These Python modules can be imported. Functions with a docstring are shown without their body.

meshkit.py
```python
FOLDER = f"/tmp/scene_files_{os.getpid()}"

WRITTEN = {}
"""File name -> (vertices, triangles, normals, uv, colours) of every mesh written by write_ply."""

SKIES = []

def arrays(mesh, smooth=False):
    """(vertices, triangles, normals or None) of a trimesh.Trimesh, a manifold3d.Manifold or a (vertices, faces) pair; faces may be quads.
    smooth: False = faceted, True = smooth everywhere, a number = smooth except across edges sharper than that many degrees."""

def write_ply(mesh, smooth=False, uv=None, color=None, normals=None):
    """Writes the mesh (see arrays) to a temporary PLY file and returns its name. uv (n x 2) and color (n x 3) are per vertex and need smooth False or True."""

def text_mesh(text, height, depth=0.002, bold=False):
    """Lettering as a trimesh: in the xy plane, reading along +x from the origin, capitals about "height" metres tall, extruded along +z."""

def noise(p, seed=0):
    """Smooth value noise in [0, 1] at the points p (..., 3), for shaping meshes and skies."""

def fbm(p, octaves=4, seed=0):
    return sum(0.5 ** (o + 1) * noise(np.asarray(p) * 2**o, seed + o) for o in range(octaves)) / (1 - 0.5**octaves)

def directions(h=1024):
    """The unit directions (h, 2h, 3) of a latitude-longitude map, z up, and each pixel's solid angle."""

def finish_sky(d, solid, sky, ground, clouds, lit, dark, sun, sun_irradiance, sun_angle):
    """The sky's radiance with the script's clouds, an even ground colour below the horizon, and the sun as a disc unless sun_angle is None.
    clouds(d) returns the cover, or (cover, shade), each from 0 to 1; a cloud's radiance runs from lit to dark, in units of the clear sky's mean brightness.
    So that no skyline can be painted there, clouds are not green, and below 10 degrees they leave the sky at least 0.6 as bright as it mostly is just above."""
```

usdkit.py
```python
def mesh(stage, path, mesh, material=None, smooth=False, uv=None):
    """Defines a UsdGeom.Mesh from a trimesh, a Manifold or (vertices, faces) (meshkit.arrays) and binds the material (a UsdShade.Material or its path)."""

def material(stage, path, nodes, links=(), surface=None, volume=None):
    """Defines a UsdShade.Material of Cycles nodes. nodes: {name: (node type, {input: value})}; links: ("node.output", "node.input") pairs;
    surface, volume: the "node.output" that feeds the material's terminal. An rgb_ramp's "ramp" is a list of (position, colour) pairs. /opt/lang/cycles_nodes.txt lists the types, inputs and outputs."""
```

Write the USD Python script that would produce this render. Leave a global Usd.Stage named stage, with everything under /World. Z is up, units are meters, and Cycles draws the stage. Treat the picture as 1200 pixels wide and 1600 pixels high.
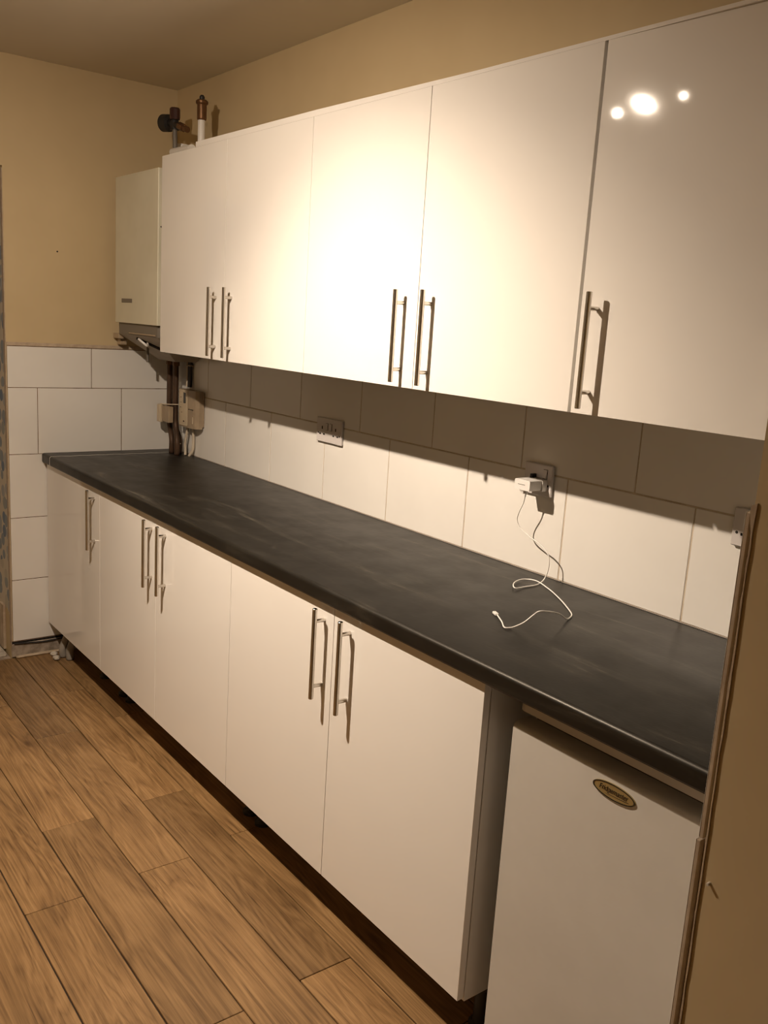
import math, random
import numpy as np, trimesh
import usdkit, meshkit
from pxr import Usd, UsdGeom, UsdLux, UsdShade, Gf, Sdf
from shapely.geometry import Polygon, Point, box as sbox
from shapely import affinity

rng = random.Random(11)
stage = Usd.Stage.CreateInMemory()
UsdGeom.SetStageUpAxis(stage, UsdGeom.Tokens.z)
UsdGeom.SetStageMetersPerUnit(stage, 1.0)
UsdGeom.Xform.Define(stage, '/World')
UsdGeom.Scope.Define(stage, '/World/Looks')

# ------------------------------------------------------------------ camera, exposure, light
CAM = (3.9676, -1.7838, 1.5403)
YAW, PITCH, ROLL, FPX = 0.9126, -0.2030, 0.0630, 1415.6
EXPOSURE = 0.16
LAMP = (1.925, -1.45, 2.315)         # face of the spot head that lights the units
LAMP_R = 0.021
LAMP_STRENGTH = 6200.0
BEAM_STRENGTH = 11500.0
LAMP_COLOR = (1.0, 0.815, 0.635)

cam = UsdGeom.Camera.Define(stage, '/World/camera')
cyw, syw, cp, sp = math.cos(YAW), math.sin(YAW), math.cos(PITCH), math.sin(PITCH)
fwd = np.array([-syw * cp, cyw * cp, sp]); rt = np.array([cyw, syw, 0.0]); up = np.cross(rt, fwd)
cr, sr = math.cos(ROLL), math.sin(ROLL)
rt, up = cr * rt + sr * up, -sr * rt + cr * up
cam.AddTransformOp().Set(Gf.Matrix4d(*rt, 0, *up, 0, *(-fwd), 0, *CAM, 1))
cam.CreateHorizontalApertureAttr(36.0); cam.CreateVerticalApertureAttr(48.0)
cam.CreateFocalLengthAttr(FPX / 1200 * 36.0)
cam.CreateClippingRangeAttr(Gf.Vec2f(0.02, 60))
cam.CreateExposureAttr(EXPOSURE)

# ------------------------------------------------------------------ materials
MAT = {}
def mat(name, nodes, links=(), surface='p.BSDF'):
    MAT[name] = usdkit.material(stage, '/World/Looks/' + name, nodes, links, surface=surface)
    return MAT[name]
def plain(name, color, rough=0.5, metallic=0.0, **kw):
    return mat(name, {'p': ('principled_bsdf', dict(base_color=color, roughness=rough, metallic=metallic, **kw))})
def mottled(name, c1, c2, scale, rough=0.5, bump=0.0, bscale=40, detail=4, lo=0.35, hi=0.65, **kw):
    nodes = {'tc': ('texture_coordinate', {}), 'n': ('noise_texture', {'scale': scale, 'detail': detail, 'roughness': 0.6}),
             'r': ('rgb_ramp', {'ramp': [(lo, c1), (hi, c2)]}), 'p': ('principled_bsdf', dict(roughness=rough, **kw))}
    links = [('tc.object', 'n.vector'), ('n.fac', 'r.fac'), ('r.color', 'p.base_color')]
    if bump:
        nodes['n2'] = ('noise_texture', {'scale': bscale, 'detail': 4}); nodes['b'] = ('bump', {'strength': bump, 'distance': 0.002})
        links += [('tc.object', 'n2.vector'), ('n2.fac', 'b.height'), ('b.normal', 'p.normal')]
    return mat(name, nodes, links)

mottled('gloss_white', (0.80, 0.775, 0.735), (0.81, 0.785, 0.745), 1.2, rough=0.05)
plain('melamine_white', (0.72, 0.70, 0.66), 0.35)
mottled('tile_white', (0.77, 0.75, 0.71), (0.80, 0.78, 0.74), 3.0, rough=0.16, bump=0.05, bscale=9)
mottled('tile_biscuit', (0.42, 0.33, 0.24), (0.52, 0.42, 0.31), 30, rough=0.85)
mottled('grout', (0.44, 0.36, 0.27), (0.60, 0.52, 0.41), 18, rough=0.9)
mottled('grout_dirty', (0.15, 0.105, 0.07), (0.27, 0.19, 0.13), 22, rough=0.95)
mottled('wall_paint', (0.545, 0.428, 0.250), (0.60, 0.477, 0.287), 1.7, rough=0.75, bump=0.12, bscale=14)
mottled('rough_plaster', (0.40, 0.31, 0.22), (0.55, 0.45, 0.33), 16, rough=0.95, bump=0.5, bscale=60)
mottled('ceiling_paint', (0.64, 0.575, 0.455), (0.68, 0.615, 0.49), 1.1, rough=0.9, bump=0.08, bscale=30)
mottled('hall_paint', (0.60, 0.56, 0.48), (0.64, 0.60, 0.52), 2, rough=0.8)
mottled('concrete', (0.22, 0.18, 0.14), (0.42, 0.35, 0.28), 22, rough=0.95, bump=0.6, bscale=70)
plain('subfloor', (0.035, 0.022, 0.014), 0.95)
mat('worktop_slate', {'tc': ('texture_coordinate', {}), 'm': ('mapping', {'scale': (1.1, 7.5, 5.0), 'rotation': (0, 0, 0.35)}),
    'n': ('noise_texture', {'scale': 2.6, 'detail': 8, 'roughness': 0.68, 'distortion': 0.6}),
    'r': ('rgb_ramp', {'ramp': [(0.30, (0.005, 0.0045, 0.0036)), (0.52, (0.009, 0.0082, 0.0068)), (0.62, (0.021, 0.0188, 0.015)), (0.72, (0.085, 0.076, 0.060))]}),
    'n2': ('noise_texture', {'scale': 9.0, 'detail': 5, 'roughness': 0.6}),
    'rr': ('map_range', {'from_min': 0.3, 'from_max': 0.7, 'to_min': 0.36, 'to_max': 0.46, 'clamp': True}),
    'n3': ('noise_texture', {'scale': 160.0, 'detail': 3}), 'b': ('bump', {'strength': 0.12, 'distance': 0.001}),
    'p': ('principled_bsdf', {'roughness': 0.33, 'specular_ior_level': 0.42, 'specular_tint': (1.0, 0.95, 0.86)})},
    [('tc.object', 'm.vector'), ('m.vector', 'n.vector'), ('n.fac', 'r.fac'), ('r.color', 'p.base_color'), ('tc.object', 'n2.vector'), ('n2.fac', 'rr.value'),
     ('rr.result', 'p.roughness'), ('tc.object', 'n3.vector'), ('n3.fac', 'b.height'), ('b.normal', 'p.normal')])
def wood():
    n = {'tc': ('texture_coordinate', {}), 'oi': ('object_info', {}), 'wn': ('white_noise_texture', {'dimensions': '1D'}),
         'sc': ('vector_math', {'math_type': 'scale', 'scale': 23.0}), 'ad': ('vector_math', {'math_type': 'add'}),
         'm': ('mapping', {'scale': (0.75, 6.0, 3.0)}),
         'big': ('noise_texture', {'scale': 1.7, 'detail': 3.0, 'roughness': 0.5, 'distortion': 0.9}),
         'wv': ('math', {'math_type': 'multiply', 'value2': 9.0}), 'fr': ('math', {'math_type': 'pingpong', 'value2': 0.5}),
         'm2': ('mapping', {'scale': (1.1, 70.0, 10.0)}), 'fine': ('noise_texture', {'scale': 2.0, 'detail': 7.0, 'roughness': 0.7}),
         'mx': ('math', {'math_type': 'multiply_add', 'value2': 0.40}),
         'cl': ('noise_texture', {'scale': 5.0, 'detail': 3.0}), 'mx2': ('math', {'math_type': 'multiply_add', 'value2': 0.35}),
         'r': ('rgb_ramp', {'ramp': [(0.46, (0.085, 0.044, 0.016)), (0.60, (0.172, 0.095, 0.037)), (0.78, (0.258, 0.149, 0.061)), (0.98, (0.35, 0.211, 0.092))]}),
         'mk': ('mapping', {'scale': (2.0, 4.2, 1.0)}), 'kn': ('voronoi_texture', {'scale': 1.1}),
         'kr': ('rgb_ramp', {'ramp': [(0.0, (0.36, 0.32, 0.28)), (0.05, (0.55, 0.51, 0.47)), (0.09, (0.86, 0.84, 0.82)), (0.16, (1, 1, 1))]}),
         'mul': ('mix_color', {'blend_type': 'multiply', 'fac': 1.0}),
         'tone': ('map_range', {'to_min': 0.76, 'to_max': 1.10}), 'hs': ('hsv', {'saturation': 1.0}),
         'b': ('bump', {'strength': 0.12, 'distance': 0.001}), 'p': ('principled_bsdf', {'roughness': 0.42})}
    l = [('oi.random', 'wn.w'), ('wn.color', 'sc.vector1'), ('sc.vector', 'ad.vector1'), ('tc.object', 'ad.vector2'),
         ('ad.vector', 'm.vector'), ('m.vector', 'big.vector'), ('big.fac', 'wv.value1'), ('wv.value', 'fr.value1'),
         ('ad.vector', 'm2.vector'), ('m2.vector', 'fine.vector'), ('fr.value', 'mx.value1'), ('fine.fac', 'mx.value3'),
         ('tc.object', 'cl.vector'), ('cl.fac', 'mx2.value1'), ('mx.value', 'mx2.value3'), ('mx2.value', 'r.fac'),
         ('ad.vector', 'mk.vector'), ('mk.vector', 'kn.vector'), ('kn.distance', 'kr.fac'), ('r.color', 'mul.a'), ('kr.color', 'mul.b'),
         ('oi.random', 'tone.value'), ('tone.result', 'hs.value'), ('mul.result', 'hs.color'), ('hs.color', 'p.base_color'),
         ('fine.fac', 'b.height'), ('b.normal', 'p.normal')]
    mat('oak_plank', n, l)
wood()
plain('brushed_steel', (0.66, 0.63, 0.58), 0.20, 1.0)
plain('chrome', (0.75, 0.74, 0.72), 0.12, 1.0)
plain('white_plastic', (0.80, 0.78, 0.75), 0.3)
plain('socket_grey', (0.62, 0.585, 0.57), 0.35)
plain('slot_black', (0.012, 0.010, 0.009), 0.6)
plain('black_plastic', (0.02, 0.018, 0.017), 0.5)
mottled('boiler_enamel', (0.62, 0.59, 0.46), (0.68, 0.65, 0.52), 4, rough=0.4)
plain('boiler_grey', (0.17, 0.15, 0.125), 0.45)
mottled('boiler_chassis', (0.34, 0.285, 0.21), (0.42, 0.36, 0.27), 6, rough=0.5)
mottled('copper_dull', (0.060, 0.034, 0.020), (0.105, 0.058, 0.032), 14, rough=0.5, metallic=0.3)
mottled('brass_dull', (0.11, 0.058, 0.028), (0.19, 0.10, 0.048), 12, rough=0.4, metallic=0.7)
mottled('cream_plastic', (0.56, 0.46, 0.32), (0.62, 0.52, 0.37), 9, rough=0.45)
mottled('tan_plastic', (0.33, 0.25, 0.165), (0.40, 0.31, 0.21), 12, rough=0.45)
plain('lcd_dark', (0.03, 0.028, 0.02), 0.2)
plain('cable_white', (0.82, 0.80, 0.76), 0.4)
plain('cable_cream', (0.62, 0.54, 0.42), 0.5)
mottled('fridge_white', (0.54, 0.515, 0.47), (0.58, 0.555, 0.51), 5, rough=0.42, bump=0.06, bscale=220)
plain('gasket_grey', (0.20, 0.18, 0.16), 0.6)
plain('badge_gold', (0.42, 0.33, 0.15), 0.35, 0.6)
plain('badge_ink', (0.02, 0.016, 0.01), 0.4)
mottled('waste_grey', (0.22, 0.20, 0.17), (0.32, 0.29, 0.25), 12, rough=0.6)
mottled('filler_pale', (0.45, 0.40, 0.33), (0.65, 0.60, 0.52), 30, rough=0.95, bump=0.6, bscale=90)
plain('strip_metal', (0.62, 0.60, 0.55), 0.4, 0.0)
plain('red_plastic', (0.045, 0.014, 0.012), 0.4)
mat('dark_glass', {'p': ('principled_bsdf', {'base_color': (0.01, 0.011, 0.013), 'roughness': 0.03})})
mat('lamp_glow', {'e': ('emission', {'color': LAMP_COLOR, 'strength': LAMP_STRENGTH})}, surface='e.emission')
mat('lamp_glow_dim', {'e': ('emission', {'color': LAMP_COLOR, 'strength': LAMP_STRENGTH * 0.03})}, surface='e.emission')
mat('lamp_glow_side', {'e': ('emission', {'color': LAMP_COLOR, 'strength': LAMP_STRENGTH * 0.02})}, surface='e.emission')
mat('wallpaper_print', {'tc': ('texture_coordinate', {}), 'v': ('voronoi_texture', {'scale': 17.0, 'randomness': 0.8}),
    'th': ('rgb_ramp', {'ramp': [(0.46, (1, 1, 1)), (0.50, (0, 0, 0))]}),
    'bw': ('rgb_to_bw', {}), 'sep': ('separate_color', {}), 'pick': ('rgb_ramp', {'interpolate': False, 'ramp': [(0.0, (0.30, 0.34, 0.38)), (0.35, (0.42, 0.44, 0.45)), (0.6, (0.20, 0.26, 0.35)), (0.75, (0.56, 0.52, 0.42)), (0.88, (0.36, 0.38, 0.37))]}),
    'mx': ('mix_color', {'blend_type': 'mix', 'a': (0.66, 0.60, 0.49)}), 'p': ('principled_bsdf', {'roughness': 0.7})},
    [('tc.object', 'v.vector'), ('v.distance', 'th.fac'), ('th.color', 'bw.color'), ('v.color', 'sep.color'), ('sep.r', 'pick.fac'),
     ('bw.val', 'mx.fac'), ('pick.color', 'mx.b'), ('mx.result', 'p.base_color')])

# ------------------------------------------------------------------ helpers
used = {}
def numbered(parent, name):
    k = (parent, name); used[k] = used.get(k, -1) + 1
    return name if used[k] == 0 else f'{name}_{used[k]:03d}'
def tag(prim, label=None, cat=None, group=None, kind=None):
    for k, v in (('label', label), ('category', cat), ('group', group), ('kind', kind)):
        if v: prim.SetCustomDataByKey(k, v)
    return prim
def thing(name, label, cat=None, group=None, kind=None, loc=(0, 0, 0)):
    x = UsdGeom.Xform.Define(stage, '/World/' + numbered('/World', name))
    if any(loc): x.AddTranslateOp().Set(Gf.Vec3d(*loc))
    return tag(x.GetPrim(), label, cat, group, kind)
def part(name, mesh, m, parent, smooth=30, label=None):
    path = str(parent.GetPath())
    p = usdkit.mesh(stage, path + '/' + numbered(path, name), mesh, MAT[m], smooth=smooth).GetPrim()
    if label: p.SetCustomDataByKey('label', label)
    return p
def cbox(x0, x1, y0, y1, z0, z1, c=0.0015):
    """box with chamfered edges"""
    lo, hi = np.array([x0, y0, z0], float), np.array([x1, y1, z1], float)
    c = min(c, 0.45 * float((hi - lo).min()))
    pts = []
    for sx in (0, 1):
        for sy in (0, 1):
            for sz in (0, 1):
                b = np.where([sx, sy, sz], hi, lo); s = np.where([sx, sy, sz], -1, 1)
                for k in range(3):
                    q = b + s * c; q[k] = b[k]; pts.append(q)
    return trimesh.convex.convex_hull(np.array(pts))
def fbox(x0, x1, y0, y1, z0, z1):
    m = trimesh.creation.box([x1 - x0, y1 - y0, z1 - z0]); m.apply_translation([(x0 + x1) / 2, (y0 + y1) / 2, (z0 + z1) / 2]); return m
def cat(*ms): return trimesh.util.concatenate(list(ms))
def cyl(a, b, r, n=20, r2=None):
    """cylinder (or cone) from a to b with closed ends"""
    a, b = np.array(a, float), np.array(b, float); d = b - a; L = np.linalg.norm(d)
    prof = np.array([[0, 0], [r, 0], [r if r2 is None else r2, L], [0, L]])
    m = trimesh.creation.revolve(prof, sections=n)
    m.apply_transform(trimesh.geometry.align_vectors([0, 0, 1], d / L)); m.apply_translation(a); return m
def lathe(prof, axis=(0, 0, 1), at=(0, 0, 0), n=28):
    m = trimesh.creation.revolve(np.array(prof, float), sections=n)
    m.apply_transform(trimesh.geometry.align_vectors([0, 0, 1], np.array(axis, float))); m.apply_translation(at); return m
def spline(pts, k=10):
    P = np.array(pts, float); P = np.vstack([2 * P[0] - P[1], P, 2 * P[-1] - P[-2]]); out = []
    for i in range(1, len(P) - 2):
        for t in np.linspace(0, 1, k, endpoint=False):
            p0, p1, p2, p3 = P[i - 1:i + 3]
            out.append(0.5 * (2 * p1 + (p2 - p0) * t + (2 * p0 - 5 * p1 + 4 * p2 - p3) * t * t + (3 * p1 - p0 - 3 * p2 + p3) * t ** 3))
    out.append(P[-2]); return np.array(out)
def tube(pts, r, n=10):
    P = np.array(pts, float); T = np.gradient(P, axis=0); T /= np.linalg.norm(T, axis=1)[:, None]
    u = np.cross(T[0], [0.3, 0.2, 0.93]); u /= np.linalg.norm(u); V = []
    for p, t in zip(P, T):
        u = u - t * (u @ t); u /= np.linalg.norm(u); w = np.cross(t, u)
        for a in np.linspace(0, 2 * math.pi, n, endpoint=False): V.append(p + r * (math.cos(a) * u + math.sin(a) * w))
    F = []
    for i in range(len(P) - 1):
        for j in range(n):
            a, b = i * n + j, i * n + (j + 1) % n; F += [[a, b, b + n], [a, b + n, a + n]]
    V += [P[0], P[-1]]; m = len(V)
    for j in range(n):
        F += [[m - 2, (j + 1) % n, j], [m - 1, (len(P) - 1) * n + j, (len(P) - 1) * n + (j + 1) % n]]
    return trimesh.Trimesh(np.array(V), np.array(F), process=False)
def extr(poly, a, b, axis='y'):
    """extrude a shapely polygon: axis 'x': polygon is (y,z); 'y': (x,z); 'z': (x,y), from a to b along the axis"""
    m = trimesh.creation.extrude_polygon(poly, b - a); v = m.vertices.copy()
    if axis == 'z': v[:, 2] += a
    elif axis == 'y': v = np.c_[v[:, 0], a + v[:, 2], v[:, 1]]; m.faces = m.faces[:, ::-1]
    else: v = np.c_[a + v[:, 2], v[:, 0], v[:, 1]]
    m.vertices = v; return m
def rrect(x0, x1, y0, y1, r, seg=6): return sbox(x0 + r, y0 + r, x1 - r, y1 - r).buffer(r, quad_segs=seg)

# ------------------------------------------------------------------ the setting
CEIL = 2.4862
XR, YS = 3.3795, -0.757          # face of the right return, front face of the right wall
YF, XN = -2.72, 5.1              # front (opposite) wall, near wall behind the camera
YJ = -0.7365                     # corner of the left wall where the doorway starts

# floor: wood-effect planks over a dark base
fl = thing('floor', 'brown wood-effect plank floor running along the white cabinets', kind='structure')
part('subfloor', fbox(0.0, XN, YF, 0.0, -0.05, -0.0065), 'subfloor', fl, smooth=False)
rows = [0.0, -0.1225, -0.277, -0.4295, -0.5820, -0.7305, -0.8875, -1.0485, -1.2005]
while rows[-1] > YF + 0.16: rows.append(rows[-1] - 0.1545)
rows.append(YF)
ends = {2: 1.20, 3: 1.753, 4: 1.435, 5: 1.793, 6: 1.450, 7: 1.812}
for r in range(len(rows) - 1):
    y1, y0 = rows[r], rows[r + 1]
    e = ends.get(r, 1.45 if r % 2 == 0 else 1.80) + (0 if r in ends else rng.uniform(-.02, .02))
    xs = [e + k * 0.957 for k in range(-3, 6)]
    xs = [0.004] + [x for x in xs if 0.06 < x < XN - 0.06] + [XN - 0.004]
    for x0, x1 in zip(xs[:-1], xs[1:]):
        g = rng.uniform(0.0010, 0.0021); dz = rng.uniform(-0.0006, 0.0006)
        part('plank', cbox(x0 + 0.0010, x1 - 0.0010, y0 + g, y1 - g, -0.0075, 0.0 + dz, 0.0012), 'oak_plank', fl, smooth=False)

# ceiling
ce = thing('ceiling', 'plain off-white ceiling above the kitchen', kind='structure')
part('ceiling_board', fbox(-0.32, XN + 0.1, YF - 0.1, 0.15, CEIL, CEIL + 0.08), 'ceiling_paint', ce, smooth=False)

def tile_box(x0, x1, y0, y1, z0, z1): return cbox(x0, x1, y0, y1, z0, z1, 0.0010)
# back wall (tiles in two rows above the worktop)
wb = thing('wall_back', 'cream back wall with two rows of white tiles above the worktop', kind='structure')
part('wall_body', fbox(-0.30, XR + 0.005, 0.0040, 0.15, -0.05, CEIL), 'wall_paint', wb, smooth=False)
part('grout', fbox(0.0, XR - 0.018, 0.0016, 0.0038, 0.91, 1.4585), 'grout', wb, smooth=False)
G = 0.0020
for z0, z1, off in ((0.9125, 1.1825, 0.5300), (1.1825, 1.4590, 0.3600)):
    xs = [off + k * 0.3792 for k in range(-2, 9)]
    xs = [0.0045] + [x for x in xs if 0.03 < x < XR - 0.03] + [XR - 0.020]
    for x0, x1 in zip(xs[:-1], xs[1:]):
        d = rng.uniform(0, 0.0006)
        part('tile', tile_box(x0 + G, x1 - G, 0.0 + d, 0.0038, z0 + (G if z0 > 1 else 0), z1 - G), 'tile_white', wb, smooth=False)

# left (end) wall with tiles, doorway at its near end
wl = thing('wall_left', 'cream end wall tiled white up to the boiler with a doorway at its near side', kind='structure')
part('wall_body', cat(fbox(-0.30, -0.0045, YJ, 0.004, -0.05, CEIL), fbox(-0.30, -0.0045, YF, YJ, 2.068, CEIL), fbox(-0.30, -0.0045, YF, -1.62, -0.05, 2.068)), 'wall_paint', wl, smooth=False)
part('grout', fbox(-0.0044, -0.0012, YJ + 0.002, 0.0, 0.071, 1.362), 'grout_dirty', wl, smooth=False)
part('plaster_edge', cat(cbox(-0.0044, 0.0015, YJ + 0.0005, -0.002, 1.3625, 1.378, 0.002), cbox(-0.0300, -0.0045, YJ - 0.004, YJ + 0.0005, 0.06, 2.06, 0.0015)), 'tile_biscuit', wl, smooth=False)
zs = [1.3615, 1.1895, 0.9065, 0.6300, 0.3525, 0.0735]
for i in range(5):
    js = [-0.0015, -0.3818, YJ + 0.001] if i != 1 else [-0.0015, -0.2460, -0.6140, YJ + 0.001]
    for a, b in zip(js[:-1], js[1:]):
        d = rng.uniform(0, 0.0006)
        part('tile', tile_box(-0.0042, 0.0 - d, b + 0.0013, a - 0.0013, zs[i + 1] + 0.0013, zs[i] - 0.0013), 'tile_white', wl, smooth=False)
part('dark_gap', fbox(-0.0044, -0.0025, YJ - 0.002, -0.002, 0.055, 0.0735), 'slot_black', wl, smooth=False)
part('concrete_base', cbox(-0.0044, 0.004, YJ - 0.006, -0.003, 0.0, 0.062, 0.004), 'concrete', wl, smooth=False)
part('mortar_fillet', cbox(0.004, 0.024, YJ + 0.01, -0.01, 0.0, 0.010, 0.004), 'rough_plaster', wl, smooth=False)

# right return wall with its own tiles seen edge-on
wr = thing('wall_right', 'tan plastered wall at the right with tile edges showing along its corner', kind='structure')
part('wall_body', cat(fbox(XR, XN + 0.1, YS, 0.15, -0.05, CEIL)), 'wall_paint', wr, smooth=False)
part('adhesive', cat(fbox(XR - 0.0055, XR, YS + 0.010, 0.0, 0.897, 1.342), fbox(XR - 0.0085, XR, YS + 0.012, 0.0, 0.0, 0.893)), 'grout_dirty', wr, smooth=False)
yy = [YS + 0.002, -0.378, -0.002]
def edge_tile(a, b, z0, z1, off):
    t = part('tile', tile_box(XR - 0.0118 - off, XR - 0.0056 - off, a + 0.001, b - 0.001, z0, z1), 'tile_biscuit', wr, smooth=False)
    part('glaze', tile_box(XR - 0.0126 - off, XR - 0.0118 - off, a + 0.001, b - 0.001, z0, z1), 'tile_white', t, smooth=False)
for a, b in zip(yy[:-1], yy[1:]):
    edge_tile(a, b, 0.897, 1.342, 0.0)
    for z0, z1 in ((0.0, 0.31), (0.312, 0.60), (0.602, 0.893)): edge_tile(a, b, z0, z1, 0.0030)
pl = [(0.0002, 0)] + [(rng.uniform(0.0002, 0.0022), z) for z in np.linspace(0.02, 1.32, 60)] + [(-0.004, 1.345), (-0.003, 1.352), (0.0045, 1.356)] + [(rng.uniform(0.0025, 0.0040), z) for z in np.linspace(1.32, 0.02, 50)] + [(0.003, 0)]
part('plaster_edge', extr(affinity.translate(Polygon(pl).buffer(0), XR, 0), YS - 0.0022, YS + 0.001, 'y'), 'rough_plaster', wr, smooth=False)

# walls that close the room behind the camera, with a window on the front wall
wf = thing('wall_front', 'plain cream wall opposite the units', kind='structure')
WX0, WX1, WZ0, WZ1 = 1.25, 2.35, 1.05, 2.12
part('wall_body', cat(fbox(-0.3, WX0, YF - 0.12, YF, -0.05, CEIL), fbox(WX1, XN + 0.1, YF - 0.12, YF, -0.05, CEIL), fbox(WX0, WX1, YF - 0.12, YF, -0.05, WZ0), fbox(WX0, WX1, YF - 0.12, YF, WZ1, CEIL)), 'wall_paint', wf, smooth=False)
wn = thing('window_1', 'white framed window with dark night outside in the wall opposite the units', kind='structure')
F = 0.055
part('window_frame', cat(cbox(WX0, WX1, YF - 0.07, YF - 0.01, WZ0, WZ0 + F), cbox(WX0, WX1, YF - 0.07, YF - 0.01, WZ1 - F, WZ1), cbox(WX0, WX0 + F, YF - 0.07, YF - 0.01, WZ0 + F, WZ1 - F), cbox(WX1 - F, WX1, YF - 0.07, YF - 0.01, WZ0 + F, WZ1 - F), cbox(1.775, 1.825, YF - 0.07, YF - 0.01, WZ0 + F, WZ1 - F)), 'melamine_white', wn)
part('pane', fbox(WX0 + F, 1.775, YF - 0.045, YF - 0.039, WZ0 + F, WZ1 - F), 'dark_glass', wn, smooth=False)
part('pane', fbox(1.825, WX1 - F, YF - 0.045, YF - 0.039, WZ0 + F, WZ1 - F), 'dark_glass', wn, smooth=False)
wx = thing('wall_near', 'plain cream wall behind the viewpoint', kind='structure')
part('wall_body', fbox(XN, XN + 0.1, YF, YS, -0.05, CEIL), 'wall_paint', wx, smooth=False)
wh = thing('wall_hall', 'pale walls of the passage beyond the doorway', kind='structure')
part('wall_body', cat(fbox(-1.30, -1.20, -2.0, 0.0, -0.05, CEIL), fbox(-1.2, -0.30, -0.45, -0.35, -0.05, CEIL), fbox(-1.2, -0.30, -2.0, -1.9, -0.05, CEIL), fbox(-1.3, -0.30, -2.0, -0.35, 2.35, CEIL)), 'hall_paint', wh, smooth=False)
fh = thing('floor_hall', 'pale floor of the passage beyond the doorway', kind='structure')
part('floor_body', cat(fbox(-1.2, -0.30, -1.9, -0.45, -0.05, -0.004), fbox(-0.30, -0.085, -1.62, YJ - 0.002, -0.05, -0.013)), 'filler_pale', fh, smooth=False)
t1 = thing('trim_1', 'pale threshold board across the doorway floor', kind='structure')
part('threshold_board', cbox(-0.30, -0.06, -1.618, YJ - 0.012, -0.012, 0.006, 0.003), 'filler_pale', t1)
part('threshold_ground', fbox(-0.085, 0.0, -1.618, YJ - 0.002, -0.05, -0.012), 'concrete', t1, smooth=False)
t2 = thing('trim_2', 'brown bare timber lining at the foot of the doorway reveal', kind='structure')
part('timber_lining', cbox(-0.29, -0.104, YJ - 0.012, YJ - 0.0005, 0.007, 0.215, 0.001), 'rough_plaster', t2)

# wallpaper on the doorway reveal, torn along its lower edge
tx = np.linspace(-0.285, -0.0105, 40)
wp = Polygon([(-0.285, 2.06)] + [(x, 0.205 + 0.012 * math.sin(43 * x) + rng.uniform(-0.014, 0.014)) for x in tx] + [(-0.0105, 2.06)])
part('wallpaper', extr(wp, YJ - 0.0016, YJ - 0.0002, 'y'), 'wallpaper_print', wl, smooth=False, label='cream wallpaper with blue-grey spots, torn at its foot')

# ------------------------------------------------------------------ ceiling light
lt = thing('ceiling_light', 'chrome ceiling bar with three warm spot heads, high in front of the wall cabinets', 'ceiling light')
LX, LY, LZ = LAMP
part('ceiling_bar', cbox(LX - 0.20, LX + 0.24, LY - 0.03, LY + 0.03, CEIL - 0.028, CEIL - 0.0008, 0.006), 'chrome', lt)
def spot_head(at, d, glow, k=1.0):
    d = np.array(d, float); d /= np.linalg.norm(d); at = np.array(at, float)
    top = at - d * 0.085
    h = part('spot_head', lathe([(0, -0.085), (0.020, -0.085), (0.027, -0.070), (0.034, 0.0), (0.034, 0.004), (0.0305, 0.004), (0.0290, -0.003), (0, -0.003)], axis=d, at=at, n=28), 'chrome', lt)
    part('lamp_face', lathe([(0, -0.0025), (LAMP_R * k, -0.0025), (LAMP_R * k, 0.0), (LAMP_R * k * 0.8, 0.002), (0, 0.003)], axis=d, at=at, n=28), glow, h)
    part('arm', tube(spline([(at[0], LY, CEIL - 0.027), (at[0], LY, CEIL - 0.05), tuple(top + (0, 0, 0.012)), tuple(top + d * 0.002)], 5), 0.007, 10), 'chrome', lt, smooth=True)
spot_head((LX, LY, LZ), (-0.26, 0.27, -0.93), 'lamp_glow')
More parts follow.
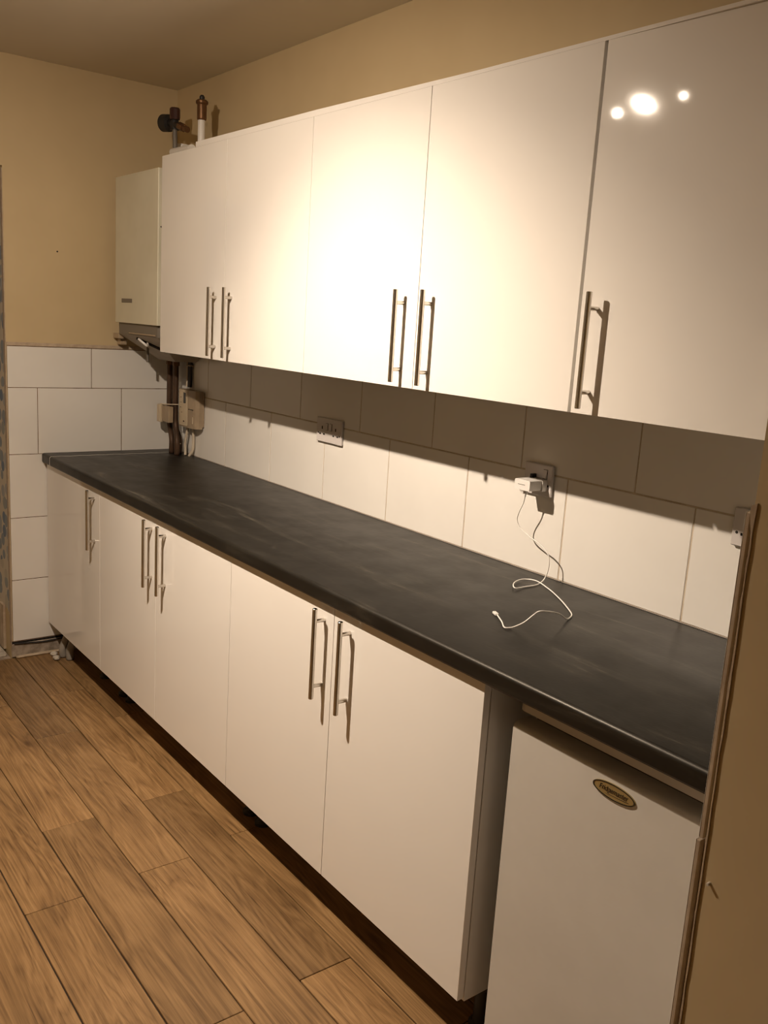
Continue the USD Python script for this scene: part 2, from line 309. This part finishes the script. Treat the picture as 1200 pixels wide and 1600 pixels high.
spot_head((LX - 0.105, LY, LZ - 0.015), (0.60, 0.78, -0.30), 'lamp_glow_dim', 0.6)
spot_head((LX + 0.150, LY, LZ + 0.004), (0.60, 0.40, -0.70), 'lamp_glow_dim', 0.45)
def beam(path, at, d, strength, half_angle, radius):
    """the focused part of a spot lamp's light, at the lamp's own face"""
    sl_ = UsdLux.SphereLight.Define(stage, path)
    d = np.array(d, float) / np.linalg.norm(d); z = -d; x = np.cross([0, 1, 0], z); x /= np.linalg.norm(x); y = np.cross(z, x)
    p_ = np.array(at, float) + d * 0.012
    sl_.AddTransformOp().Set(Gf.Matrix4d(*x, 0, *y, 0, *z, 0, *p_, 1))
    sl_.CreateRadiusAttr(radius); sl_.CreateIntensityAttr(strength); sl_.CreateColorAttr(Gf.Vec3f(*LAMP_COLOR))
    sh = UsdLux.ShapingAPI.Apply(sl_.GetPrim()); sh.CreateShapingConeAngleAttr(half_angle); sh.CreateShapingConeSoftnessAttr(1.0)
beam('/World/spot_beam', LAMP, (0.05, 0.80, -1.25), BEAM_STRENGTH, 50.0, 0.016)

# ------------------------------------------------------------------ cabinets
def handle_mesh(x, yfront, z0, z1):
    """bar handle: vertical rod on two posts standing off the door face"""
    yb = yfront - 0.030; r = 0.0062
    rod = lathe([(0, 0), (r - 0.001, 0), (r, 0.001), (r, z1 - z0 - 0.001), (r - 0.001, z1 - z0), (0, z1 - z0)], at=(x, yb, z0), n=20)
    e = (z1 - z0) * 0.14
    return cat(rod, cyl((x, yfront, z0 + e), (x, yb, z0 + e), 0.0050, 14), cyl((x, yfront, z1 - e), (x, yb, z1 - e), 0.0050, 14))
def door_of(parent, x0, x1, y0, z0, z1, hx, hz0, hz1, th=0.018, tilt=0.0):
    d = cbox(x0, x1, y0, y0 + th, z0, z1, 0.0006); h = handle_mesh(hx, y0 - 0.0002, hz0, hz1)
    if tilt:
        T = trimesh.transformations.rotation_matrix(tilt, [0, 0, 1], [x0, y0, 0]); d.apply_transform(T); h.apply_transform(T)
    dp = part('door', d, 'gloss_white', parent, smooth=20)
    path = str(dp.GetPath())
    part('handle', h, 'brushed_steel', dp, label='brushed steel bar handle')
    return dp
YD, DB, DT = -0.5817, 0.1435, 0.8640
W = 0.5313; XE = 2.7745
base = [('wide single-door white gloss base cabinet against the end wall', 0.0065, XE - 4 * W, [(0.0065, XE - 4 * W, 0.5955)]),
        ('double-door white gloss base cabinet in the middle of the run of three', XE - 4 * W, XE - 2 * W, [(XE - 4 * W, XE - 3 * W, 1.143), (XE - 3 * W, XE - 2 * W, 1.2545)]),
        ('double-door white gloss base cabinet directly beside the small fridge', XE - 2 * W, XE, [(XE - 2 * W, XE - W, 2.2020), (XE - W, XE, 2.3120)])]
for label, x0, x1, doors in base:
    c = thing('base_cabinet', label, 'cabinet', 'white gloss base cabinets under the worktop')
    part('carcass', cbox(x0 + 0.002, x1 - 0.001, YD + 0.0205, -0.06, DB - 0.010, 0.8665, 0.001), 'melamine_white', c, smooth=False)
    for a, b, hx in doors:
        door_of(c, a + 0.0010, b - 0.0010, YD, DB, DT, hx, 0.6195, 0.8545)
    for lx in ((x0 + 0.035, x1 - 0.04) if x0 > 0.1 else (0.40, x1 - 0.035)):
        for ly in (-0.465, -0.12):
            part('leg', lathe([(0, 0), (0.026, 0), (0.026, 0.010), (0.017, 0.016), (0.016, 0.10), (0.030, 0.110), (0.030, DB - 0.0105), (0, DB - 0.0105)], at=(lx, ly, 0.0003), n=18), 'black_plastic', c)

# worktop
wt = thing('worktop', 'dark slate-effect laminate worktop along the whole run of base cabinets', 'worktop')
YT, ZT = -0.5995, 0.910; TH = 0.041
prof = Polygon([(-0.0012, ZT - TH), (-0.0012, ZT), (YT + 0.010, ZT)] + [(YT + 0.010 - 0.010 * math.sin(a), ZT - 0.010 + 0.010 * math.cos(a)) for a in np.linspace(0.15, math.pi / 2, 9)]
               + [(YT, ZT - TH + 0.006), (YT + 0.002, ZT - TH + 0.002), (YT + 0.006, ZT - TH)])
part('main_board', extr(prof, 0.1085, XR - 0.0135, 'x'), 'worktop_slate', wt, smooth=25)
part('end_board', extr(prof, 0.001, 0.1037, 'x'), 'worktop_slate', wt, smooth=25)
jp = Polygon([(y - (0.0006 if y < -0.3 else 0), z + 0.0005) for y, z in prof.exterior.coords])
part('joint_strip', extr(jp, 0.1038, 0.1084, 'x'), 'strip_metal', wt, smooth=25, label='thin pale metal joint strip')
part('sealant_line', cbox(0.003, XR - 0.016, -0.0045, -0.0006, ZT, ZT + 0.0018, 0.0006), 'gasket_grey', wt, smooth=False)

# wall cabinets
YU, UB, UT, U0 = -0.300, 1.3833, 2.1150, 0.5400
xu = [U0 + k * W for k in range(6)]
xu[5] = xu[4] + W
uppers = [('double-door white gloss wall cabinet next to the boiler', xu[0], xu[2], [(xu[0], xu[1], 1.0150, 0), (xu[1], xu[2], 1.1300, 0)]),
          ('middle double-door white gloss wall cabinet, above the double socket', xu[2], xu[4], [(xu[2], xu[3], 2.0780, 0), (xu[3], xu[4], 2.1880, 0)]),
          ('single-door white gloss wall cabinet at the right end, reflecting the lamp', xu[4], xu[5], [(xu[4] + 0.0062, xu[5], 2.7150, math.radians(1.2))])]
for label, x0, x1, doors in uppers:
    c = thing('wall_cabinet', label, 'cabinet', 'white gloss wall cabinets above the tiles')
    part('carcass', cbox(x0 + 0.001, x1 - 0.001, YU + (0.0205 if len(doors) > 1 else 0.0330), -0.002, UB + 0.003, UT - 0.0015, 0.0008), 'melamine_white', c, smooth=False)
    for a, b, hx, tl in doors:
        door_of(c, a + 0.0009, b - 0.0009, YU, UB, UT - 0.0007, hx, 1.3965, 1.6320, tilt=tl)
cb = thing('cornice_board', 'long thin white board lying along the top front edge of the wall cabinets', 'board')
q = np.array([(0.829, UT - 0.0008), (3.14, UT - 0.0008), (3.14, UT + 0.006), (2.30, UT + 0.0075), (1.62, UT + 0.0160), (0.829, UT + 0.0175)])
part('board', extr(Polygon(q), YU - 0.0002, -0.16, 'y'), 'gloss_white', cb, smooth=False)

# ------------------------------------------------------------------ small fridge
fr = thing('fridge', 'small white under-counter fridge with an oval gold badge, under the right end of the worktop', 'fridge')
FX0, FX1 = 2.826, 3.330
part('body', cbox(FX0 + 0.002, FX1 - 0.002, -0.490, -0.03, 0.025, 0.8212, 0.004), 'fridge_white', fr)
part('lid', extr(rrect(FX0 - 0.002, FX1 + 0.002, -0.536, -0.03, 0.018), 0.8215, 0.8475, 'z'), 'fridge_white', fr)
part('gasket', cbox(FX0 + 0.010, FX1 - 0.010, -0.500, -0.4905, 0.075, 0.796, 0.002), 'gasket_grey', fr)
dp_ = Polygon([(-0.500, 0.068), (-0.500, 0.7985), (-0.522, 0.8005), (-0.5395, 0.798), (-0.5460, 0.792), (-0.5480, 0.784), (-0.5480, 0.078), (-0.544, 0.070), (-0.536, 0.067)])
part('door', extr(dp_, FX0, FX1, 'x'), 'fridge_white', fr, smooth=40)
bc = (3.078, 0.7655)
bd = part('badge', cat(extr(affinity.scale(Point(0, 0).buffer(1, quad_segs=16), 0.0465, 0.0150), 0, 0.0022, 'z')).apply_transform(np.array([[1, 0, 0, bc[0]], [0, 0, -1, -0.5482], [0, 1, 0, bc[1]], [0, 0, 0, 1.0]])), 'badge_gold', fr, label='oval gold maker badge with dark script lettering')
el = affinity.scale(Point(0, 0).buffer(1, quad_segs=16), 0.0460, 0.0146)
rim = el.difference(affinity.scale(el, 0.945, 0.86))
tm = meshkit.text_mesh('Fridgemaster', 0.0092, 0.0008)
tm.apply_translation([-float(tm.bounds[:, 0].mean()), -0.0030, 0]); tm.vertices[:, 0] += 0.30 * tm.vertices[:, 1]
tm.vertices[:, 0] *= 0.062 / float(np.ptp(tm.vertices[:, 0]))
fl_ = trimesh.creation.extrude_polygon(Polygon([(-0.018, -0.0078), (0.03, -0.0055), (0.034, -0.0045), (0.0, -0.0066)]), 0.0008)
M_ = np.array([[1, 0, 0, bc[0]], [0, 0, -1, -0.5503], [0, 1, 0, bc[1]], [0, 0, 0, 1.0]])
lab = cat(tm, trimesh.creation.extrude_polygon(rim, 0.0008), fl_); lab.apply_transform(M_)
part('lettering', lab, 'badge_ink', bd, smooth=False, label='dark script lettering and rim')
for lx in (FX0 + 0.05, FX1 - 0.05):
    for ly in (-0.45, -0.08):
        part('foot', cyl((lx, ly, 0.0004), (lx, ly, 0.0255), 0.018, 14), 'black_plastic', fr)

# ------------------------------------------------------------------ sockets
def slot(x, z, w, h, y): return fbox(x - w / 2, x + w / 2, y - 0.0006, y + 0.0004, z - h / 2, z + h / 2)
def pinset(cx, cz, y): return cat(slot(cx, cz + 0.012, 0.0055, 0.0105, y), slot(cx - 0.0125, cz - 0.0105, 0.0085, 0.0055, y), slot(cx + 0.0125, cz - 0.0105, 0.0085, 0.0055, y))
def plate(name, label, x0, x1, z0, z1, units, switches, skip=()):
    t = thing(name, label, 'socket', 'white wall sockets on the tiles')
    yb, yf = -0.0006, -0.0115
    part('back_box', cbox(x0 + 0.001, x1 - 0.001, -0.0035, yb, z0 + 0.001, z1 - 0.001, 0.001), 'socket_grey', t)
    part('plate', cbox(x0, x1, yf, -0.0036, z0, z1, 0.002), 'socket_grey', t)
    for cx in units:
        part('pin_holes', pinset(cx, (z0 + z1) / 2 - 0.004, yf), 'slot_black', t, smooth=False)
    for cx, cz in switches:
        part('switch_surround', fbox(cx - 0.0072, cx + 0.0076, yf - 0.0006, yf + 0.0003, cz - 0.0126, cz + 0.0128), 'slot_black', t, smooth=False)
        s = part('switch', extr(Polygon([(yf - 0.0006, cz - 0.0118), (yf - 0.0048, cz - 0.0105), (yf - 0.0015, cz + 0.0118), (yf - 0.0006, cz + 0.0118)]), cx - 0.0068, cx + 0.0060, 'x'), 'socket_grey', t, smooth=False)
    for sx in ((x0 + 0.012, x1 - 0.012)):
        part('screw', cyl((sx, yf + 0.001, (z0 + z1) / 2 - 0.012), (sx, yf - 0.0006, (z0 + z1) / 2 - 0.012), 0.0032, 12), 'slot_black', t)
    return t
plate('double_socket', 'white double wall socket on the tiles near the boiler end, nothing plugged in', 1.2510, 1.4080, 1.1220, 1.2075, (1.288, 1.372), ((1.318, 1.178), (1.342, 1.178)))
plate('single_socket', 'white single wall socket with a phone charger plugged in', 2.2820, 2.3815, 1.1235, 1.2070, (2.3235,), ((2.3580, 1.183),))
plate('double_socket', 'white wall socket half hidden by the wall corner at the right edge', 2.9080, 3.0680, 1.1215, 1.2050, (2.946, 3.030), ((2.976, 1.175), (3.000, 1.175)))

# phone charger and cable
pc = thing('phone_charger', 'white phone charger plugged into the single wall socket', 'charger')
CX0, CX1, CZ0, CZ1 = 2.3105, 2.3650, 1.1415, 1.1690
part('body', extr(rrect(CX0, CX1, CZ0, CZ1, 0.004), -0.0745, -0.0300, 'y'), 'white_plastic', pc, smooth=35)
part('plug_base', extr(rrect(CX0 - 0.0005, CX1 + 0.0035, CZ0 - 0.004, CZ1 + 0.001, 0.006), -0.0300, -0.0122, 'y'), 'white_plastic', pc, smooth=35)
part('pin', fbox(2.3208, 2.3262, -0.0300, -0.0121, 1.1695, 1.1800), 'slot_black', pc, smooth=False)
part('logo', fbox(2.3225, 2.3480, -0.0749, -0.0744, 1.1552, 1.1566), 'gasket_grey', pc, smooth=False, label='small grey line of print')
ck = thing('charging_cable', 'white charging cable hanging from the charger and looping over the dark worktop', 'cable')
path = [[2.3366, -0.058, 1.1326], [2.3311, -0.056, 1.1057], [2.3163, -0.054, 1.0766], [2.311, -0.053, 1.0545], [2.3226, -0.05, 1.0339], [2.3572, -0.047, 1.0169], [2.3929, -0.044, 1.004], [2.4208, -0.042, 0.9846], [2.4282, -0.042, 0.9623], [2.4259, -0.043, 0.936], [2.4237, -0.0521, 0.9165], [2.4376, -0.0928, 0.9125], [2.4371, -0.1342, 0.9125], [2.4413, -0.1708, 0.915], [2.4223, -0.1611, 0.917], [2.3976, -0.1247, 0.916], [2.3914, -0.0878, 0.915], [2.4217, -0.0766, 0.9172], [2.4718, -0.0866, 0.9125], [2.5525, -0.1302, 0.9125], [2.6278, -0.1801, 0.9125], [2.6568, -0.2062, 0.9125], [2.6714, -0.238, 0.914], [2.6793, -0.2684, 0.93], [2.6916, -0.305, 0.945], [2.6967, -0.3568, 0.957], [2.6803, -0.3578, 0.945], [2.6679, -0.3761, 0.925], [2.6536, -0.3994, 0.9125], [2.6439, -0.4093, 0.9125], [2.6123, -0.3863, 0.9125], [2.574, -0.3631, 0.9128]]
part('cord', tube(np.maximum(spline(path, 8), [-9, -9, 0.9124]), 0.0017, 10), 'cable_white', ck, smooth=True)
part('charger_plug', cat(cbox(2.3306, 2.3430, -0.0620, -0.0540, 1.1290, 1.1412, 0.0015), cyl((2.3366, -0.058, 1.1300), (2.3350, -0.0572, 1.1210), 0.0032, 12, 0.0022)), 'white_plastic', ck)
tip = cbox(-0.0045, 0.0045, 0, 0.020, -0.0029, 0.0029, 0.0012)
T = trimesh.transformations.rotation_matrix(math.radians(69), [0, 0, 1]); tip.apply_transform(T); tip.apply_translation([2.5745, -0.3633, 0.9131])
part('phone_plug', tip, 'white_plastic', ck)

# ------------------------------------------------------------------ boiler in the corner
bo = thing('boiler', 'old cream wall-hung boiler with a grey lower panel in the corner beside the wall cabinets', 'boiler')
BX0, BX1, BY = 0.0610, 0.5060, -0.2990
part('casing', extr(rrect(BX0, BX1, BY, -0.004, 0.004), 1.4830, 2.0770, 'z'), 'boiler_enamel', bo, smooth=35)
part('maker_plate', cbox(0.1370, 0.2500, BY - 0.0016, BY - 0.0002, 1.5660, 1.5830, 0.0005), 'boiler_grey', bo, label='dark maker plate')
part('control_panel', extr(rrect(BX0 + 0.004, BX1 - 0.010, BY + 0.010, -0.03, 0.02), 1.4350, 1.4826, 'z'), 'boiler_grey', bo, smooth=35, label='dark grey lower panel')
part('panel_lip', cbox(BX0 + 0.14, BX1 - 0.03, BY + 0.004, BY + 0.010, 1.4385, 1.4450, 0.002), 'tan_plastic', bo)
ch = Polygon([(BY + 0.012, 1.4345), (-0.006, 1.4345), (-0.006, 1.3280), (-0.10, 1.3280)])
chp = [(BX0 + 0.010, y, z) for y, z in ch.exterior.coords[:-1]] + [(0.490, BY + 0.012, 1.4345), (0.490, -0.006, 1.4345), (0.245, -0.006, 1.3280), (0.245, -0.10, 1.3280)]
part('chassis', trimesh.convex.convex_hull(np.array(chp)), 'boiler_chassis', bo, smooth=False, label='tan sloping underside')
sl = lambda x, t: np.array([x, BY + 0.012 + t * (-0.10 - BY - 0.012), 1.4345 + t * (1.3280 - 1.4345)])
def slope_strip(x0, t0, x1, t1, r):
    a, b = sl(x0, t0), sl(x1, t1); return tube([a + (0, -0.001, -0.001), (a + b) / 2 + (0, -0.001, -0.001), b + (0, -0.001, -0.001)], r, 8)
part('vent_slot', slope_strip(0.235, 0.10, 0.345, 0.52, 0.0085), 'slot_black', bo)
part('hook', tube(spline([sl(0.262, 0.12) + (0, -0.012, 0), sl(0.272, 0.24) + (0, -0.016, -0.004), sl(0.288, 0.30) + (0, -0.016, -0.008), sl(0.300, 0.26) + (0, -0.012, 0)], 6), 0.005, 8), 'white_plastic', bo)
part('drain_lever', cyl(sl(0.165, 0.50) + (0, 0, 0.004), sl(0.165, 0.50) + (0.0, 0, -0.062), 0.0055, 12), 'boiler_grey', bo)
part('side_screw', cyl((BX1 - 0.001, -0.285, 1.86), (BX1 + 0.002, -0.285, 1.86), 0.004, 10), 'slot_black', bo)
part('wall_bracket', cat(cbox(0.004, 0.070, -0.286, -0.262, 1.412, 1.4345, 0.002), cbox(0.004, 0.045, -0.268, -0.240, 1.385, 1.411, 0.002)), 'tan_plastic', bo)

# pipes and wires below the boiler
for i, (xa, xb, yb) in enumerate(((0.078, 0.128, -0.060), (0.112, 0.160, -0.036), (0.146, 0.190, -0.062))):
    lab = ('left', 'middle', 'right')[i]
    p = thing('copper_pipe', f'dull copper pipe running from the boiler down to the worktop, {lab} one of the three', 'pipe', 'copper pipes below the boiler')
    yt = -0.052 + 0.012 * (i % 2)
    part('pipe', tube(spline([(xa, yt, 1.3275), (xa, yt, 1.15), (xa, yt, 1.07), (xa + 0.2 * (xb - xa), yt, 1.03), (xb, yb, 0.975), (xb, yb, 0.9105)], 7), 0.0120, 14), 'copper_dull', p, smooth=True)
    part('nut', lathe([(0, 0), (0.0155, 0), (0.0155, 0.02), (0, 0.02)], at=(xa, yt, 1.306), n=6), 'brass_dull', p, smooth=False)
bcb = thing('black_cable', 'pair of black cables clipped to the tiles between the boiler and the programmer', 'cable')
part('cord', tube([(0.196, -0.012, 1.382), (0.196, -0.012, 1.30), (0.198, -0.012, 1.2165)], 0.0065, 10), 'black_plastic', bcb, smooth=True)
part('cord', tube([(0.211, -0.012, 1.382), (0.211, -0.012, 1.30), (0.212, -0.012, 1.2165)], 0.0065, 10), 'black_plastic', bcb, smooth=True)
part('clip', cbox(0.184, 0.222, -0.021, -0.0008, 1.3085, 1.3140, 0.001), 'tan_plastic', bcb)
wcb = thing('white_cable', 'thin pale cable running down the wall beside the copper pipes to the boiler', 'cable')
part('cord', tube(spline([(0.176, -0.012, 1.382), (0.177, -0.012, 1.30), (0.177, -0.013, 1.2165)], 6), 0.0040, 8), 'cable_cream', wcb, smooth=True)
for k, (pts, r, lb) in enumerate((([(0.214, -0.022, 1.0415), (0.207, -0.024, 1.005), (0.197, -0.026, 0.965), (0.200, -0.026, 0.935), (0.210, -0.030, 0.9108)], 0.0060, 'pale cable bending from under the programmer towards the copper pipes and down to the worktop'),
                                  ([(0.252, -0.016, 1.0415), (0.252, -0.012, 1.00), (0.251, -0.012, 0.95), (0.247, -0.016, 0.930), (0.238, -0.026, 0.9108)], 0.0066, 'pale cable dropping straight from under the programmer to the worktop'))):
    c = thing('pale_cable', lb, 'cable')
    part('cord', tube(spline(pts, 8), r, 10), 'cable_cream', c, smooth=True)
    if k == 0: part('clip', cbox(0.163, 0.196, -0.0520, -0.046, 0.9590, 0.9640, 0.001), 'tan_plastic', c)

# heating programmer on the back wall
hp = thing('heating_programmer', 'cream heating programmer with a small dark display on the tiles by the pipes', 'programmer')
part('back_plate', cbox(0.176, 0.336, -0.010, -0.0008, 1.050, 1.204, 0.003), 'tan_plastic', hp)
prof2 = Polygon([(0.176, -0.010), (0.334, -0.010), (0.334, -0.026), (0.322, -0.040), (0.300, -0.046), (0.176, -0.046)])
part('body', extr(prof2, 1.0425, 1.2080, 'z'), 'tan_plastic', hp, smooth=25)
part('fascia', cbox(0.176, 0.262, -0.0490, -0.0462, 1.0480, 1.2065, 0.001), 'cream_plastic', hp)
part('display', fbox(0.222, 0.244, -0.0496, -0.0488, 1.1480, 1.1950), 'lcd_dark', hp, smooth=False)
for i, (bx, bz) in enumerate(((0.196, 1.172), (0.196, 1.150), (0.194, 1.128), (0.206, 1.106), (0.228, 1.068))):
    part('button', cbox(bx - 0.006, bx + 0.006, -0.0504, -0.0488, bz - 0.0025, bz + 0.0025, 0.0005), 'tan_plastic' if i != 4 else 'red_plastic', hp)
part('flap_line', fbox(0.266, 0.312, -0.0470, -0.0450, 1.1240, 1.1265), 'slot_black', hp, smooth=False)
part('slider', cbox(0.304, 0.310, -0.0462, -0.0420, 1.064, 1.094, 0.001), 'cream_plastic', hp)

jb = thing('junction_box', 'small cream junction box strapped over the copper pipes left of the programmer', 'junction box')
part('lid', cbox(0.060, 0.094, -0.104, -0.072, 1.0480, 1.1280, 0.003), 'cream_plastic', jb)
part('body', cbox(0.094, 0.168, -0.094, -0.0705, 1.052, 1.124, 0.003), 'tan_plastic', jb)
part('strap', tube(spline([(0.066, -0.088, 1.1295), (0.11, -0.090, 1.131), (0.1755, -0.052, 1.136)], 6), 0.0025, 8), 'cable_cream', jb, smooth=True)

# ------------------------------------------------------------------ pipework on top of the boiler
gv = thing('pressure_gauge', 'black pressure gauge and valve with a dark red cap above the boiler', 'gauge')
GY = -0.14
gz = 2.300
part('gauge', cat(lathe([(0, 0), (0.031, 0), (0.034, 0.004), (0.034, 0.038), (0.022, 0.045), (0, 0.045)], axis=(0.85, 0.35, -0.05), at=(0.200, GY - 0.012, gz), n=28)), 'black_plastic', gv)
ga = np.array([0.85, 0.35, -0.05]); ga /= np.linalg.norm(ga)
part('dial', lathe([(0, 0), (0.026, 0), (0.026, 0.001), (0, 0.001)], axis=ga, at=np.array([0.200, GY - 0.012, gz]) - ga * 0.0012, n=28), 'tan_plastic', gv)
part('valve_body', cat(cyl((0.236, GY, gz), (0.34, GY, gz - 0.028), 0.014, 16), lathe([(0, 0), (0.018, 0), (0.018, 0.03), (0.013, 0.04), (0, 0.04)], at=(0.292, GY, gz - 0.036), n=16)), 'black_plastic', gv)
part('cap', lathe([(0, 0), (0.019, 0), (0.021, 0.008), (0.021, 0.040), (0.018, 0.045), (0, 0.045)], at=(0.292, GY, gz + 0.003), n=10), 'red_plastic', gv, smooth=False, label='dark red cap')
part('outlet', cat(cyl((0.338, GY, gz - 0.026), (0.382, GY, gz - 0.040), 0.016, 6), cyl((0.380, GY, gz - 0.040), (0.412, GY, gz - 0.049), 0.012, 12)), 'brass_dull', gv, smooth=False)
part('stem', cyl((0.294, GY, gz - 0.033), (0.300, GY, 2.15), 0.010, 14), 'boiler_grey', gv)
part('elbow', tube(spline([(0.300, GY, 2.155), (0.301, GY, 2.12), (0.301, GY, 2.0778)], 6), 0.013, 12), 'copper_dull', gv, smooth=True)
fe = thing('flue_collar', 'white round flue collar behind the pressure gauge', 'flue')
part('collar', lathe([(0, 0), (0.048, 0), (0.048, 0.045), (0.040, 0.055), (0.040, 0.145), (0, 0.145)], at=(0.225, -0.075, 2.0774), n=28), 'white_plastic', fe)
hz = thing('white_pipe', 'short horizontal white pipe on top of the boiler beside the gauge', 'pipe')
part('pipe', cyl((0.325, -0.16, 2.170), (0.500, -0.16, 2.166), 0.017, 18), 'white_plastic', hz)
part('support', cat(cyl((0.330, -0.16, 2.170), (0.330, -0.16, 2.0776), 0.014, 14)), 'white_plastic', hz)
av = thing('air_vent', 'brown brass air vent on top of an upright white pipe above the boiler', 'air vent')
VX, VY = 0.497, -0.12
part('riser', cyl((VX, VY, 2.0774), (VX, VY, 2.285), 0.0145, 20), 'white_plastic', av, label='upright white pipe')
part('vent_body', lathe([(0, 0), (0.0160, 0), (0.0185, 0.004), (0.0185, 0.056), (0.0240, 0.061), (0.0240, 0.069), (0.0190, 0.074), (0, 0.074)], at=(VX, VY, 2.278), n=24), 'brass_dull', av)
part('vent_cap', lathe([(0, 0), (0.010, 0), (0.010, 0.012), (0.006, 0.018), (0, 0.018)], at=(VX, VY, 2.352), n=16), 'black_plastic', av)

# ------------------------------------------------------------------ bits at floor level in the far corner
for k, (px, py, lb) in enumerate(((0.088, -0.545, 'grey waste pipe at the foot of the end wall, the one nearer the wall'), (0.135, -0.530, 'grey waste pipe under the end cabinet, the one further from the end wall'))):
    p = thing('waste_pipe', lb, 'pipe', 'grey waste pipes under the end cabinet')
    part('pipe', tube(spline([(px - 0.01, py + 0.03, 0.1325), (px - 0.006, py + 0.02, 0.09), (px, py, 0.045), (px, py, 0.0004)], 6), 0.017, 14), 'waste_grey', p, smooth=True)
def lump(x, y, r, seed):
    m = trimesh.creation.icosphere(2, 1.0); v = m.vertices; rr = np.random.default_rng(seed)
    f = 1 + 0.22 * np.sin(v @ rr.normal(size=3) * 3 + 1) + 0.15 * np.sin(v @ rr.normal(size=3) * 6)
    m.vertices = v * f[:, None] * np.array([r, r, r * 0.5]); m.apply_translation([x, y, -float(m.bounds[0, 2]) + 0.0004]); return m
for k, (x, y, r, lb) in enumerate(((0.048, -0.572, 0.014, 'small pale lump of filler on the floor between the end wall and the waste pipes'), (0.112, -0.585, 0.017, 'small pale lump of filler on the floor in front of the waste pipes'))):
    d = thing('filler_lump', lb, 'filler')
    part('lump', lump(x, y, r, k), 'filler_pale', d, smooth=True)
bk = thing('floor_cable', 'thin black cable lying along the foot of the tiled end wall', 'cable')
part('cord', tube(spline([(0.0085, YJ + 0.004, 0.0660), (0.0085, -0.66, 0.0600), (0.0085, -0.60, 0.0560), (0.0085, -0.50, 0.0600), (0.0085, -0.35, 0.0600)], 8), 0.0035, 8), 'black_plastic', bk, smooth=True)
nl = thing('wall_nail', 'tiny pale nail head in the tan wall at the right', 'nail')
part('nail', cyl((3.3941, YS, 0.8445), (3.3941, YS - 0.006, 0.8445), 0.0022, 10), 'filler_pale', nl)
wpg = thing('wall_plug', 'tiny dark wall plug in the cream wall left of the boiler', 'wall plug')
part('plug', cyl((-0.0046, -0.5233, 1.7568), (-0.0030, -0.5233, 1.7568), 0.0035, 10), 'slot_black', wpg)
